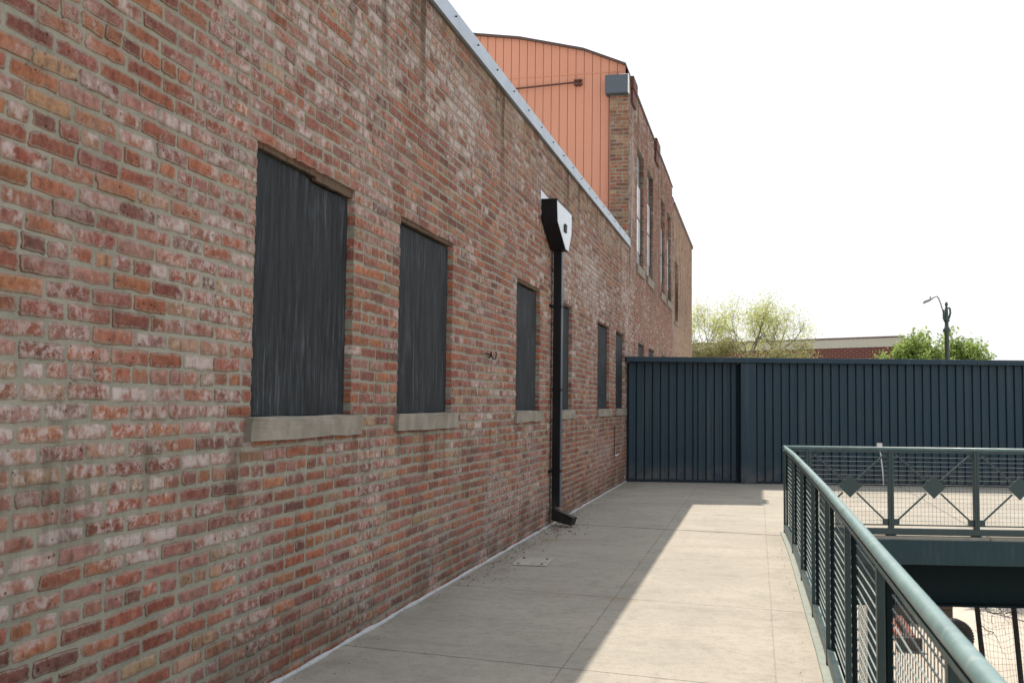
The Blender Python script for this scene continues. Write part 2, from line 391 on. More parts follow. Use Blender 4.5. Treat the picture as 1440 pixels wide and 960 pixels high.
def brick_wall(name, parent, y0, y1, z0, z1, openings, pal, fwhite, fsmear, npt=16, axis='x', off=0.0, seed=1, jamb=.10, course=.068, tanzone=None, jit=1.0):
    """bricks as real blocks in a mortar bed; axis 'x': face looks +x and runs along y; axis 'y': face looks -y and runs along x"""
    rg = np.random.default_rng(seed)
    cols = [p[0] for p in pal]; wts = np.array([p[1] for p in pal], float); wts /= wts.sum()
    rects = []                                    # a0,a1,b0,b1,backL,backR
    nc = int(round((z1-z0)/course)); ch = (z1-z0)/nc; J = .0105
    for ci in range(nc):
        za, zb = z0+ci*ch, z0+(ci+1)*ch; zc = (za+zb)/2
        cuts = [(y0, False, y1, False)]
        for (oa, ob, oz0, oz1) in openings:
            if oz0 < zc < oz1:
                nw = []
                for (a, fa, b, fb) in cuts:
                    if ob <= a or oa >= b: nw.append((a, fa, b, fb)); continue
                    if oa > a: nw.append((a, fa, oa, True))
                    if ob < b: nw.append((ob, True, b, fb))
                cuts = nw
        header = (ci % 6 == 3)
        for (a, fa, b, fb) in cuts:
            pitch = .1155 if header else .231
            o0 = (0.0 if header else (0 if ci % 2 else pitch/2)) + off + rg.uniform(-.018, .018)
            kk = math.floor((a-o0)/pitch); edges = [a]
            while True:
                kk += 1; e = o0 + kk*pitch + rg.uniform(-.007, .007)
                if e >= b-.045: break
                if e > a+.045: edges.append(e)
            edges.append(b)
            for i in range(len(edges)-1):
                ea, eb = edges[i], edges[i+1]
                ja = -.003 if (i == 0 and fa) else J/2; jb = -.003 if (i == len(edges)-2 and fb) else J/2
                deep = (i == 0 and fa) or (i == len(edges)-2 and fb)
                yc = (ea+eb)/2; g = 0.0
                if axis == 'x' and seed == 5:
                    g = .0050*max(0, min(1, (1.25-zc)/.3))*max(0, min(1, (9-yc)/3)) + .0035*max(0, mnoise.noise((yc*.9, zc*1.4, 40))) + .0015*max(0, min(1, (4.5-yc)/1.5))
                rects.append((ea+ja+(g*.4 if ja > 0 else 0), eb-jb-(g*.4 if jb > 0 else 0), za+J/2+g*.5, zb-J/2-g*.5, deep))
    nb = len(rects)
    n = npt
    # unit outline params walking round a rectangle
    q = n//4
    V = np.zeros((nb, 4, n, 3)); C = np.zeros((nb, 4)); S = np.zeros(nb)
    for bi, (a, b, c, d, deep) in enumerate(rects):
        w, h = b-a, d-c; r = min(.0065, h*.12)
        pts = []
        # corner order: BL->BR->TR->TL with q points per side (corner rounded by two points)
        per = q-1
        for (sx, sy, ex, ey) in ((a+r, c, b-r, c), (b, c+r, b, d-r), (b-r, d, a+r, d), (a, d-r, a, c+r)):
            for t in range(q):
                u = t/(q-1); pts.append((sx+(ex-sx)*u, sy+(ey-sy)*u))
        P = np.array(pts)
        P += rg.normal(0, .0016*jit, P.shape)
        if rg.random() < .35:
            kk = rg.integers(0, n); ctr = np.array([(a+b)/2, (c+d)/2])
            for dk in (-1, 0, 1): P[(kk+dk) % n] += (ctr-P[(kk+dk) % n])*rg.uniform(.03, .12)
        ym, zm = (a+b)/2, (c+d)/2
        P += np.array([[.0032*mnoise.noise((p[0]*50, p[1]*50, seed+1)), .0036*mnoise.noise((p[0]*55, p[1]*55, seed+9))] for p in P])*jit
        an = rg.normal(0, .007)*jit; P[:,1] += (P[:,0]-ym)*an*min(1, .15/w) + rg.normal(0, .0013)*jit; P[:,0] += rg.normal(0, .0015)*jit
        P[:,1] += np.array([.010*mnoise.noise((p[0]*.45, zm*.8, seed)) + .004*mnoise.noise((p[0]*2.2, zm*3, seed+4)) for p in P])
        ctr = P.mean(0)
        front = max(.0016, .0032 + rg.normal(0, .0015)*jit + .003*mnoise.noise((ym*3, zm*3, 9)))
        tilt = rg.normal(0, .006, 2)
        fx = np.maximum(front + (P-ctr)@tilt, .0012)
        V[bi,0,:,0] = -jamb if deep else -.02; V[bi,0,:,1:] = P
        V[bi,1,:,0] = fx-.0032; V[bi,1,:,1:] = P
        P2 = ctr + (P-ctr)*np.array([1-.0065/max(w,.02), 1-.0065/max(h,.02)])
        V[bi,2,:,0] = fx; V[bi,2,:,1:] = P2
        P3 = ctr + (P-ctr)*np.array([1-.036/max(w,.06), 1-.036/max(h,.056)]); V[bi,3,:,0] = fx + .0006; V[bi,3,:,1:] = P3
        c0 = np.array(cols[rg.choice(len(cols), p=wts)])
        if tanzone is not None and rg.random() < tanzone(ym, zm): c0 = np.array((.37,.235,.145))
        c0 = c0 * rg.uniform(.62, 1.04) * (1+rg.normal(0,.03,3))
        wv = max(0., min(1., fwhite(ym, zm) + rg.normal(0, .23)))
        C[bi] = (*np.clip(c0,0,1), wv); S[bi] = fsmear(ym, zm)
    nv = nb*4*n
    base = (np.arange(nb)*4*n)[:,None,None]
    k = np.arange(n); k2 = (k+1) % n
    quads = []
    for L in (0, 1, 2):
        quads.append(np.stack([L*n+k, L*n+k2, (L+1)*n+k2, (L+1)*n+k], -1))
    quads = (base + np.concatenate(quads)[None]).reshape(-1, 4)
    ngon = (base[:,0] + 3*n + k[None]).reshape(nb, n)
    # mortar bed split by the openings
    ys = sorted({y0, y1, *[v for o in openings for v in o[:2] if y0 < v < y1]}); zs = sorted({z0, z1, *[v for o in openings for v in o[2:] if z0 < v < z1]})
    mv = []; mf = []
    def quad(p):
        i0 = nv+len(mv); mv.extend(p); mf.append([i0, i0+1, i0+2, i0+3])
    for i in range(len(ys)-1):
        for j in range(len(zs)-1):
            yc, zc = (ys[i]+ys[i+1])/2, (zs[j]+zs[j+1])/2
            if any(o[0] < yc < o[1] and o[2] < zc < o[3] for o in openings): continue
            quad([(0,ys[i],zs[j]), (0,ys[i+1],zs[j]), (0,ys[i+1],zs[j+1]), (0,ys[i],zs[j+1])])
    for (oa, ob, oz0, oz1) in openings:
        dp = -.16
        quad([(0,oa,oz0),(0,oa,oz1),(dp,oa,oz1),(dp,oa,oz0)]); quad([(0,ob,oz1),(0,ob,oz0),(dp,ob,oz0),(dp,ob,oz1)])
        quad([(0,oa,oz1),(0,ob,oz1),(dp,ob,oz1),(dp,oa,oz1)]); quad([(0,ob,oz0),(0,oa,oz0),(dp,oa,oz0),(dp,ob,oz0)])
        quad([(dp,oa,oz0),(dp,ob,oz0),(dp,ob,oz1),(dp,oa,oz1)])
    allv = np.concatenate([V.reshape(-1,3), np.array(mv, float)])
    if axis == 'y':     # face looks -y, runs along x
        allv = np.stack([allv[:,1], -allv[:,0], allv[:,2]], -1)
    nq = len(quads); nm = len(mf)
    loops = np.concatenate([quads.ravel(), ngon.ravel(), np.array(mf).ravel()]).astype(np.int32)
    tot = np.concatenate([np.full(nq,4), np.full(nb,n), np.full(nm,4)]).astype(np.int32)
    start = np.concatenate([[0], np.cumsum(tot)[:-1]]).astype(np.int32)
    me = bpy.data.meshes.new(name)
    me.vertices.add(len(allv)); me.vertices.foreach_set('co', allv.ravel().astype(np.float32))
    me.loops.add(len(loops)); me.loops.foreach_set('vertex_index', loops)
    me.polygons.add(len(tot)); me.polygons.foreach_set('loop_start', start); me.polygons.foreach_set('loop_total', tot)
    mi = np.concatenate([np.zeros(nq+nb), np.ones(nm)]).astype(np.int32)
    me.polygons.foreach_set('material_index', mi)
    me.update(calc_edges=True); me.validate()
    ca = me.attributes.new('bcol', 'FLOAT_COLOR', 'POINT')
    cc = np.concatenate([np.repeat(C, 4*n, 0), np.full((len(mv),4), .3)]).astype(np.float32); ca.data.foreach_set('color', cc.ravel())
    sa = me.attributes.new('smear', 'FLOAT', 'POINT')
    sa.data.foreach_set('value', np.concatenate([np.repeat(S, 4*n), np.zeros(len(mv))]).astype(np.float32))
    ea = me.attributes.new('edge', 'FLOAT', 'POINT'); E4 = np.ones((nb, 4, n)); E4[:,3] = 0; E4[:,0] = 0; E4[:,1] = .25
    ea.data.foreach_set('value', np.concatenate([E4.ravel(), np.zeros(len(mv))]).astype(np.float32))
    return link(name, me, [M['brick'], M['mortar']], parent)

# ------------------------------------------------------------------ setting
GZ = -4.0
mb = MB(); mb.poly([(-400,-300,GZ),(500,-300,GZ),(500,900,GZ),(-400,900,GZ)])
tag(mb.build('ground', M['ground']), 'pale concrete ground of the lower yard under the deck', 'ground', kind='structure')

FY = lambda x: 17.45 + .208*x           # line of the fence foot
RY = lambda x: 11.04 + .196*(x-2.52)    # line of the far railing
XE = 15.0
mb = MB()
outl = [(0.0,-9.0,0),(2.64,-9.0,0),(2.62,10.95,0),(2.56,RY(2.56)-.07,0),(XE,RY(XE)-.07,0),(XE,FY(XE)+.35,0),(-.0,FY(0)+.35,0)]
mb.prism([(x,y,-.28) for x,y,z in outl], (0,0,.28))
deck = mb.build('deck', M['deck']); tag(deck, 'concrete walkway deck along the brick wall, half in shadow', 'deck', kind='structure')

# ------------------------------------------------------------------ low brick building
WIN = [(4.13,5.29),(6.03,7.20),(9.26,10.33),(11.17,12.22),(14.27,15.46),(16.19,17.29)]
WZ0, WZ1 = 1.27, 2.56
TOPZ = 4.17
low = empty('brick_building', (0,0,0))
tag(low, 'long low red brick building with black boarded windows on the left of the walkway', 'building')
ops = [(a, b, WZ0, WZ1) for a, b in WIN]
brick_wall('brick_wall', low, -2.0, 17.8, -.02, TOPZ, ops, PAL_RED, low_white, low_smear, 20, seed=5, jit=1.25, tanzone=lambda y, z: .5*max(0, min(1, (z-3.55)/.35))*max(0, min(1, (y-6.5)/2)) + .3*gauss(y,z,11,2.9,.5,.8) + .12*gauss(y,z,9,1,6,.6))
mb = MB()
mb.box(-9,-.165,-8,17.78,GZ,TOPZ-.02)
mb.box(-.16,0.0,-8,-2.003,-.3,TOPZ-.02)
mb.build('rear_wall', M['masonry'], low)
mb = MB(); mb.box(-8.9,-.20,-7.9,17.77,TOPZ-.015,TOPZ+.03); mb.build('roof', M['roofing'], low)
# roof flashing in lengths with screws
ys = [-8,-5,-2,1.05,4.1,7.15,10.2,13.25,16.3,17.795]
mb = MB()
for a, b in zip(ys, ys[1:]):
    d = random.uniform(0,.004)
    mb.box(-.22,.034+d,a+.0015,b-.0015,TOPZ+.005,TOPZ+.145,.003)
    mb.box(.020,.042+d,a+.0015,b-.0015,TOPZ-.004,TOPZ+.018,.002)
fl = mb.build('roof_flashing', M['flash'], low)
sc0 = MB().tube([(.03,0,TOPZ+.095),(.046,0,TOPZ+.095)], .0075, 8).build('screw', M['black'], fl); sc0.location.y = -1
for y in np.arange(-.38, 17.7, .62):
    c = sc0.copy(); COL.objects.link(c); c.location.y = y

def boarded_window(parent, a, b, z0, z1, seed, sag=.02, rough=1.0, step=False):
    rg = random.Random(seed)
    pts = []
    n = 26
    for i in range(n+1):                      # left edge, up
        t = i/n; pts.append((a+.008+rg.uniform(-.006,.008)*rough, z0+.004+(z1-z0-.05)*t))
    for i in range(1, n):
        t = i/n; pts.append((a+(b-a)*t, z1-.028 - sag*math.sin(math.pi*t)*.4 - (.026*min(1, max(0, (t-.50)/.08)) if step else .012) + rg.uniform(-.003,.003)))
    for i in range(n+1):
        t = 1-i/n; pts.append((b-.010-rg.uniform(0,.008)*rough, z0+.004+(z1-z0-.055)*t))
    mb = MB(); mb.prism([(-.040,y,z) for y,z in pts], (-.018,0,0))
    w = mb.build('boarded_window', M['board'], parent)
    # lintel: ragged timber
    mb = MB()
    m = 14
    for i in range(m):
        y_a = a+.004+(b-a-.008)*i/m; y_b = a+.004+(b-a-.008)*(i+1)/m
        zb = z1-.030-rg.uniform(0,.003) - (.020 if (i > 7 and step) else .0)
        mb.box(-.036,-.012+rg.uniform(-.003,.002),y_a,y_b-.0005,zb,z1-.002)
    mb.build('lintel', M['lintel'], w)
    # stone sill, chipped
    b_ = bmesh.new(); bmesh.ops.create_cube(b_, size=1)
    bmesh.ops.subdivide_edges(b_, edges=list(b_.edges), cuts=5, use_grid_fill=True)
    ya, yb = a-.045, b+.10
    za, zb = z0-.108, z0
    for v in b_.verts:
        y = (ya+yb)/2 + v.co.y*(yb-ya); x = -.05 + v.co.x*.17; z = (za+zb)/2 + v.co.z*(zb-za)
        e = mnoise.noise((x*14+seed, y*7, z*14))
        f = .010 if v.co.z > .4 and v.co.x > .4 else .004
        v.co = (x + e*f*1.9 - (.012 if (v.co.x > .49 and v.co.z > .49 and mnoise.noise((y*5,seed,1)) > .12) else 0), y + mnoise.noise((y*9,z*20,seed))*.007, z + mnoise.noise((seed,y*6,x*9))*.012 - (.012 if (v.co.z > .49 and v.co.x > .49 and mnoise.noise((y*5,seed,1)) > .12) else 0))
    mb = MB(); mb.merge(b_); s = mb.build('sill', M['stone'], w)
    return w
for i, (a, b) in enumerate(WIN):
    boarded_window(low, a, b, WZ0, WZ1, 31+i, .02 if i else .03, step=(i == 0))
# white sealant bead along the foot of the wall
mb = MB(); pts = []; rs = []
y = -2.0
while y < 17.5:
    pts.append((.012+.006*mnoise.noise((y*2,0,0)), y, .004+.004*mnoise.noise((y*3,5,0)))); rs.append(.014+.009*mnoise.noise((y*4,2,0))+.004*mnoise.noise((y*17,2,0))); y += .07
mb.tube(pts, rs, 8); mb.build('sealant_bead', M['white'], low)

# ------------------------------------------------------------------ two-storey building
tall = empty('brick_building', (0,17.8,0))
tag(tall, 'two-storey red brick building with salmon siding gable rising behind the low roof', 'building')
TY = 17.8
def T(o):                                  # keep world coordinates under the empty
    o.matrix_parent_inverse = Matrix.Translation((0,-TY,0)); return o
UP = [(19.05,20.20),(20.90,22.05),(23.92,24.98),(25.66,26.80)]
LO = [(19.30,20.42),(21.25,22.36),(24.30,25.42)]
topz = 7.27
ops2 = [(a,b,4.05,6.36) for a,b in UP] + [(a,b,WZ0,2.56) for a,b in LO]
T(brick_wall('brick_wall', tall, TY+.002, 27.2, -.02, topz, ops2, PAL_TALL, tall_white, tall_smear, 12, seed=8, jamb=.14))
T(brick_wall('end_wall', tall, 27.2, 27.7, -.02, 7.0, [], PAL_TALL, tall_white, tall_smear, 8, seed=9))
p = T(brick_wall('pier', tall, -.35, -.003, 3.6, 6.97, [], PAL_PIER, lambda a,b: .05+.2*mnoise.noise((a*3,b,1)), lambda a,b: .12, 12, axis='y', seed=10, jit=1.8))
p.location.y = TY
mb = MB()
mb.box(-12,-.165,18.02,27.68,GZ,6.98); mb.box(-.164,-.02,TY+.03,27.19,topz-.3,topz-.004)
mb.box(-.347,-.02,TY+.025,18.01,3.6,6.96)
mb.box(-.16,-.01,TY+.01,27.69,GZ,-.022)
T(mb.build('rear_wall', M['masonry'], tall))
mb = MB(); mb.box(-.20,.025,TY-.01,27.22,topz,topz+.035,.004); mb.box(-.20,.02,27.225,27.70,7.0,7.03,.004)
T(mb.build('parapet_coping', M['trim'], tall))
# arched gable of vertical boards
arch = [(-.07,7.56),(-.86,7.90),(-2.08,8.21),(-3.05,8.36),(-4.6,8.52),(-6.2,8.58),(-7.8,8.52),(-9.35,8.36),(-11,8.0),(-12,7.6)]
def az(x):
    for (x0,z0),(x1,z1) in zip(arch, arch[1:]):
        if x <= x0 and x >= x1: return z0+(z1-z0)*(x0-x)/(x0-x1)
    return arch[0][1] if x > -.1 else arch[-1][1]
mb = MB(); x = -.075; w = .155
while x > -11.9:
    xb = x-w; z0 = 4.0 if x < -.30 else 7.0
    g = .006
    mb.prism([(x-g,17.90,z0),(xb+g,17.90,z0),(xb+g,17.90,az(xb+g)-.02),(x-g,17.90,az(x-g)-.02)], (0,.03,0))
    x = xb
mb.prism([(-.33,17.925,4.0),(-11.9,17.925,4.0)]+[(xx,17.925,zz-.03) for xx,zz in arch[::-1]]+[(-.33,17.925,7.2)], (0,.05,0))
T(mb.build('gable_siding', M['siding'], tall))
T(MB().box(-3.4,-.33,17.892,17.8995,5.02,5.03).build('siding_seam', M['siding'], tall)); T(MB().box(-6,-.2,17.892,17.8995,7.44,7.452).build('siding_seam', M['siding'], tall))
mb = MB(); ar = [(.015,7.29)]+arch
for (x0,z0),(x1,z1) in zip(ar, ar[1:]): mb.hexa([(x0,17.84,z0-.02),(x1,17.84,z1-.02),(x1,27.2,z1-.02),(x0,27.2,z0-.02),(x0,17.84,z0+.022),(x1,17.84,z1+.022),(x1,27.2,z1+.022),(x0,27.2,z0+.022)])
T(mb.build('roof', M['trim'], tall))
mb = MB(); mb.prism([(xx,27.1,zz-.03) for xx,zz in arch]+[(-12,27.1,6.9),(-.05,27.1,6.9)], (0,.05,0)); T(mb.build('rear_gable', M['masonry'], tall))
mb = MB(); mb.box(-.425,-.012,17.66,17.885,6.975,7.315,.006); bx = mb.build('gutter_box', M['slate'], tall); T(bx)
mb = MB(); mb.box(-.010,.004,17.66,17.79,6.975,7.32,.002); mb.build('end_plate', M['pvc'], bx)
mb = MB(); mb.tube([(-6.5,17.83,7.045),(-.93,17.83,7.275)], .017, 8); pp = mb.build('pipe', M['rust'], tall); T(pp)
mb = MB(); mb.box(-1.03,-.88,17.815,17.895,7.225,7.255,.003); mb.box(-1.03,-.88,17.815,17.895,7.30,7.325,.003); mb.box(-1.0,-.91,17.868,17.896,7.21,7.34); mb.build('bracket', M['rust'], pp)
for (ya, yb, zt, zb) in ((17.93,18.55,7.31,6.98),(22.3,23.1,7.31,6.95)):
    mb = MB(); mb.box(.004,.07,ya,yb,zb+.16,zt+.05,.006); mb.box(.004,.05,ya+.05,yb-.05,zb-.1,zb+.15,.006); T(mb.build('scupper', M['rust'], tall))
for (a, b) in UP:
    mb = MB(); z0, z1 = 4.05, 6.36
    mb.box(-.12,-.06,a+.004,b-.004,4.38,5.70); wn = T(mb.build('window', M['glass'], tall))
    mb = MB(); mb.box(-.125,-.065,a+.004,b-.004,5.71,z1-.01); mb.build('transom', M['darkglass'], wn); mb = MB(); mb.box(-.125,-.055,a+.004,b-.004,z0+.004,4.375); mb.build('lower_panel', M['darkglass'], wn)
    mb = MB(); mb.box(-.0595,-.040,b-.075,b-.004,4.38,5.70); mb.build('frame', M['darkglass'], wn)
    mb = MB(); mb.box(-.0595,-.048,a+.006,b-.077,5.03,5.07); mb.build('meeting_rail', M['darkglass'], wn)
    mb = MB(); mb.box(-.12,.035,a-.05,b+.08,3.87,4.045,.006); mb.build('sill', M['stone'], wn)
for i, (a, b) in enumerate(LO): T(boarded_window(tall, a, b, WZ0, 2.56, 60+i))

# ------------------------------------------------------------------ tan building further on
tan = empty('brick_building', (0,27.7,0)); TN = 27.7
def T2(o): o.matrix_parent_inverse = Matrix.Translation((0,-TN,0)); return o
tag(tan, 'tan brick building with tiled coping at the far end of the wall row', 'building')
T2(brick_wall('brick_wall', tan, 27.702, 35.7, -.02, 6.92, [(28.2,29.3,3.72,5.42)], PAL_TAN, tan_white, lambda a,b: .15, 8, seed=12, jamb=.14))
mb = MB(); mb.box(-12,-.165,27.71,35.69,GZ,6.90); mb.box(-.16,-.01,27.71,35.69,GZ,-.022); T2(mb.build('rear_wall', M['masonry'], tan))
mb = MB()
y = 27.72
while y < 35.6:
    mb.tube([(-.05,y,6.955),(-.05,y+.30,6.945)], [.085,.10], 12); y += .31
T2(mb.build('coping_tiles', M['tile'], tan))
mb = MB(); mb.box(-.12,-.07,28.204,29.296,3.724,5.416); w5 = T2(mb.build('boarded_window', M['lintel'], tan))
mb = MB(); mb.box(-.1,.03,28.15,29.4,3.60,3.715,.006); mb.build('sill', M['stone'], w5)

# ------------------------------------------------------------------ downspout
ds = empty('downspout', (0,10.9,0)); DY = 10.9
tag(ds, 'black square downspout with a hopper head on the brick wall', 'downspout')
mb = MB(); mb.prism([(.012,10.30,3.52),(.012,11.155,3.52),(.012,11.155,3.285),(.012,10.985,3.055),(.012,10.80,3.055),(.012,10.345,3.285)], (.166,0,0))
hp = mb.build('hopper_head', M['black'], ds)
mb = MB(); mb.prism([(.179,10.304,3.515),(.179,11.151,3.515),(.179,11.151,3.287),(.179,10.98,3.06),(.179,10.806,3.06),(.179,10.35,3.287)], (.004,0,0)); mb.build('front_sheen_plate', M['galv_sheen'], hp)  # pale plate added for the sky sheen on the black hopper front
mb = MB(); mb.box(.184,.20,10.69,10.80,3.235,3.315,.003); mb.box(.184,.196,10.72,10.83,3.30,3.33,.003); mb.build('overflow_outlet', M['black'], hp)
mb = MB(); mb.prism([(.006,10.28,3.46),(.006,10.75,3.46),(.006,10.75,3.60),(.006,10.28,3.625)], (.004,0,0)); mb.build('back_plate', M['galv_sheen'], hp)
mb = MB(); mb.box(.03,.122,10.885,10.99,.205,3.056,.006); pipe = mb.build('pipe', M['black'], ds)
mb = MB(); mb.hexa([(.03,10.885,.06),(.03,10.99,.06),(.03,10.99,.20),(.03,10.885,.20),(.27,10.76,.022),(.30,10.86,.022),(.325,10.86,.11),(.295,10.76,.11)], .004); mb.build('shoe', M['black'], pipe)
mb = MB(); mb.box(.118,.1245,10.889,10.986,.215,3.04); mb.build('sky_sheen_edge', M['slate'], pipe)  # paler strip painting the sky's reflection on the pipe front
for z in (2.43,.60):
    mb = MB(); mb.box(.004,.029,10.80,10.884,z-.014,z+.014,.002); mb.build('bracket', M['black'], ds)
for z in (2.43,1.5,.60):
    MB().box(.026,.1255,10.881,10.994,z-.016,z+.016,.002).build('strap', M['black'], ds)
MB().box(.008,.186,10.294,11.161,3.505,3.527,.003).build('hopper_lip', M['black'], hp)
for c in ds.children: c.matrix_parent_inverse = Matrix.Translation((0,-DY,0))

# ------------------------------------------------------------------ fence (local x along the fence, local -y towards the camera)
FA = math.atan(.208)
fence = empty('fence', (0.03, FY(0.03), 0), FA)
tag(fence, 'tall navy blue ribbed metal fence closing the end of the walkway', 'fence')
def ribs(x0, x1, z0, z1, yo, parent, seed):
    rg = random.Random(seed); mb = MB(); x = x0; pr = [(x0, yo+.012)]
    while x < x1-.05:
        p = .142 + rg.uniform(-.003,.003)
        if rg.random() < .06: p *= .6
        fwd = yo - .030 + rg.uniform(-.002,.002)
        for dx, yy in ((.007,yo+.012),(.013,fwd),(p*.62,fwd),(p*.68,yo-.014),(p*.93,yo-.014),(p,yo+.012)):
            if x+dx < x1: pr.append((x+dx, yy))
        x += p
    pr.append((x1, yo+.012))
    lo = [mb.bm.verts.new((a,b,z0)) for a,b in pr]; hi = [mb.bm.verts.new((a+rg.uniform(-.002,.002),b,z1)) for a,b in pr]
    for i in range(len(pr)-1): mb.bm.faces.new([lo[i],lo[i+1],hi[i+1],hi[i]])
    return mb.build('ribbed_panel', M['navy'], parent, fix=False)
ribs(.02, 1.93, .045, 2.085, .05, fence, 3)
ribs(2.24, 14.6, .045, 2.085, -.02, fence, 4)
mb = MB(); mb.box(0.0,1.94,.07,.11,.0,2.08); mb.box(1.94,14.7,.04,.11,.0,2.08); mb.build('backing', M['navydark'], fence)
mb = MB(); mb.box(1.955,2.222,-.115,.035,.004,2.085,.006); mb.build('post', M['navy'], fence)
mb = MB(); mb.box(-.03,6.0,-.14,.16,2.088,2.178,.005); mb.box(6.004,14.8,-.14,.16,2.088,2.176,.005); cp = mb.build('cap_rail', M['navy'], fence)
mb = MB(); mb.box(-.0,1.945,.0,.068,.002,.05); mb.box(2.235,14.6,-.05,.036,.002,.05); mb.build('base_rail', M['navydark'], fence)

# ------------------------------------------------------------------ railings
RH = .93
near = empty('railing', (2.6,0,0))
tag(near, 'green steel handrail with wire mesh running along the walkway edge toward the camera', 'railing')
def near_x(y):
    P = [(-6,2.61),(1.7,2.608),(2.4,2.606),(4.1,2.603),(5.6,2.598),(7.3,2.584),(9.26,2.564),(10.15,2.548),(11.04,2.522)]
    for (a,xa),(b,xb) in zip(P,P[1:]):
        if a <= y <= b: return xa+(xb-xa)*(y-a)/(b-a)
    return 2.522
def TN_(o): o.matrix_parent_inverse = Matrix.Translation((-2.6,0,0)); return o
yy = list(np.arange(-4, 11.05, .35))+[11.04]
TN_(MB().tube([(near_x(y)-.0, y, RH-.021) for y in yy], .021, 16).build('top_rail', M['rail'], near))
mb = MB()
for a, b in zip(yy, yy[1:]): mb.bar((near_x(a),a,RH-.050),(near_x(b),b,RH-.050), .034, .012)
TN_(mb.build('rail_strip', M['teal'], near))
mb = MB()
for a, b in zip(yy, yy[1:]): mb.bar((near_x(a)+.005,a,.075),(near_x(b)+.005,b,.075), .030, .06)
TN_(mb.build('bottom_rail', M['teal'], near))
mb = MB()
for a, b in zip(yy, yy[1:]): mb.bar((near_x(a)-.012,a,.010),(near_x(b)-.012,b,.010), .065, .020)
for a, b in zip(yy, yy[1:]): mb.bar((near_x(a)+.035,a,.012),(near_x(b)+.035,b,.012), .02, .07)
TN_(mb.build('kerb_strip', M['kerb'], near))
npost = [-2.5,-1.35,-.2,.95,2.08,3.22,4.32,5.48,6.68,8.04,9.5,10.98]
for y in npost:
    x = near_x(y)
    mb = MB(); mb.box(x-.013,x+.010,y-.02,y+.02,.012,RH-.045,.002); po = TN_(mb.build('post', M['teal'], near))
    MB().box(x+.0135,x+.033,y-.014,y+.014,.09,RH-.06,.002).build('mesh_frame', M['girder'], po)
for a, b in zip(npost, npost[1:]):
    mb = MB(); xa, xb = near_x(a)+.030, near_x(b)+.030
    for z in np.arange(.135, RH-.06, .041):
        sg = random.uniform(-.004,.004); mb.tube([(xa,a+.026,z),((xa+xb)/2,(a+b)/2,z+sg),(xb,b-.026,z)], .0030, 6, cap=False)
    for y in np.arange(a+.045, b-.03, .0475):
        x = near_x(y)+.0345; mb.tube([(x,y,.11),(x,y,RH-.06)], .0017, 5, cap=False, mi=1)  # uprights take the dark green, so the level wires look lit from above
    TN_(mb.build('wire_mesh', [M['wire'], M['teal']], near))

FRA = math.atan(.196)
far = empty('railing', (2.52, 11.04, 0), FRA)
tag(far, 'green railing with diamond plates crossing the far side of the open pit', 'railing')
L = 10.0
MB().tube([(-.012,0,RH-.021),(L,0,RH-.021)], .021, 14).build('top_rail', M['rail'], far)
mb = MB(); mb.box(.02,L,-.016,.016,RH-.062,RH-.046); mb.build('rail_strip', M['teal'], far)
mb = MB(); mb.box(.02,L,-.030,.030,.012,.078,.004); mb.build('bottom_rail', M['teal'], far)
mb = MB(); mb.box(.02,L,-.008,.008,.105,.118); mb.build('mesh_frame', M['teal'], far)
fpost = [.255]+[1.112+.884*i for i in range(11)]
fpost = [s for s in fpost if s < L]
for s in fpost:
    mb = MB(); mb.box(s-.028,s-.003,-.028,.028,.008,RH-.05,.003); mb.box(s+.0,s+.028,-.020,.028,.008,RH-.05,.003); po = mb.build('post', M['teal'], far)
    mb = MB(); mb.box(s-.05,s+.05,-.045,.045,.0,.007,.001); mb.build('foot_plate', M['teal'], po)
    MB().box(s-.085,s-.031,-.010,.010,.112,.175).build('gusset', M['teal'], po); MB().box(s+.031,s+.085,-.010,.010,.112,.175).build('gusset', M['teal'], po)
bays = [(.255-.884,.255)] + list(zip(fpost, fpost[1:]))
for a, b in list(zip(fpost, fpost[1:])):
    cx = (a+b)/2; cz = .515; q = .122
    mb = MB(); mb.prism([(cx-q,-.024,cz),(cx,-.024,cz-q),(cx+q,-.024,cz),(cx,-.024,cz+q)], (0,.012,0)); mb.build('diamond_plate', M['teal'], far)
    for (ex, ez) in ((a+.06,.85),(b-.06,.85),(a+.06,.155),(b-.06,.155)):
        mb = MB(); d = Vector((ex-cx,0,ez-cz)).normalized(); st = Vector((cx,-.004,cz)) + d*.10
        mb.bar(st, (ex,-.004,ez), .016, .016, up=(0,1,0)); mb.build('brace', M['teal'], far)
for a, b in [(.02,.255)] + list(zip(fpost, fpost[1:])):
    mb = MB()
    for z in np.arange(.155, RH-.08, .0475): mb.tube([(a+.02,.018,z),(b-.02,.018,z+random.uniform(-.002,.002))], .0019, 5, cap=False)
    for x in np.arange(a+.04, b-.02, .040): mb.tube([(x,.0215,.108),(x,.0215,RH-.08)], .0014, 5, cap=False, mi=1)  # darker than the level wires, whose colour carries the light from above
    mb.build('wire_mesh', [M['wire'], M['teal']], far)

# ------------------------------------------------------------------ girder under the far deck edge
gd = empty('steel_girder', (2.52, 11.04, 0), FRA)
tag(gd, 'deep dark green steel girder carrying the deck below the far railing', 'girder')
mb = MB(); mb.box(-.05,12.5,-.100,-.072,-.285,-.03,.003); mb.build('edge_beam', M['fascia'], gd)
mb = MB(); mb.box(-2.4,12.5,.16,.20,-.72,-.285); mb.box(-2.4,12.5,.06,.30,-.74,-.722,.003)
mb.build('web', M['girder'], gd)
for y in np.arange(1.6, 6.4, 1.6): MB().box(-2.4,12.5,y,y+.12,-.6,-.285).build('joist', M['girder'], gd)
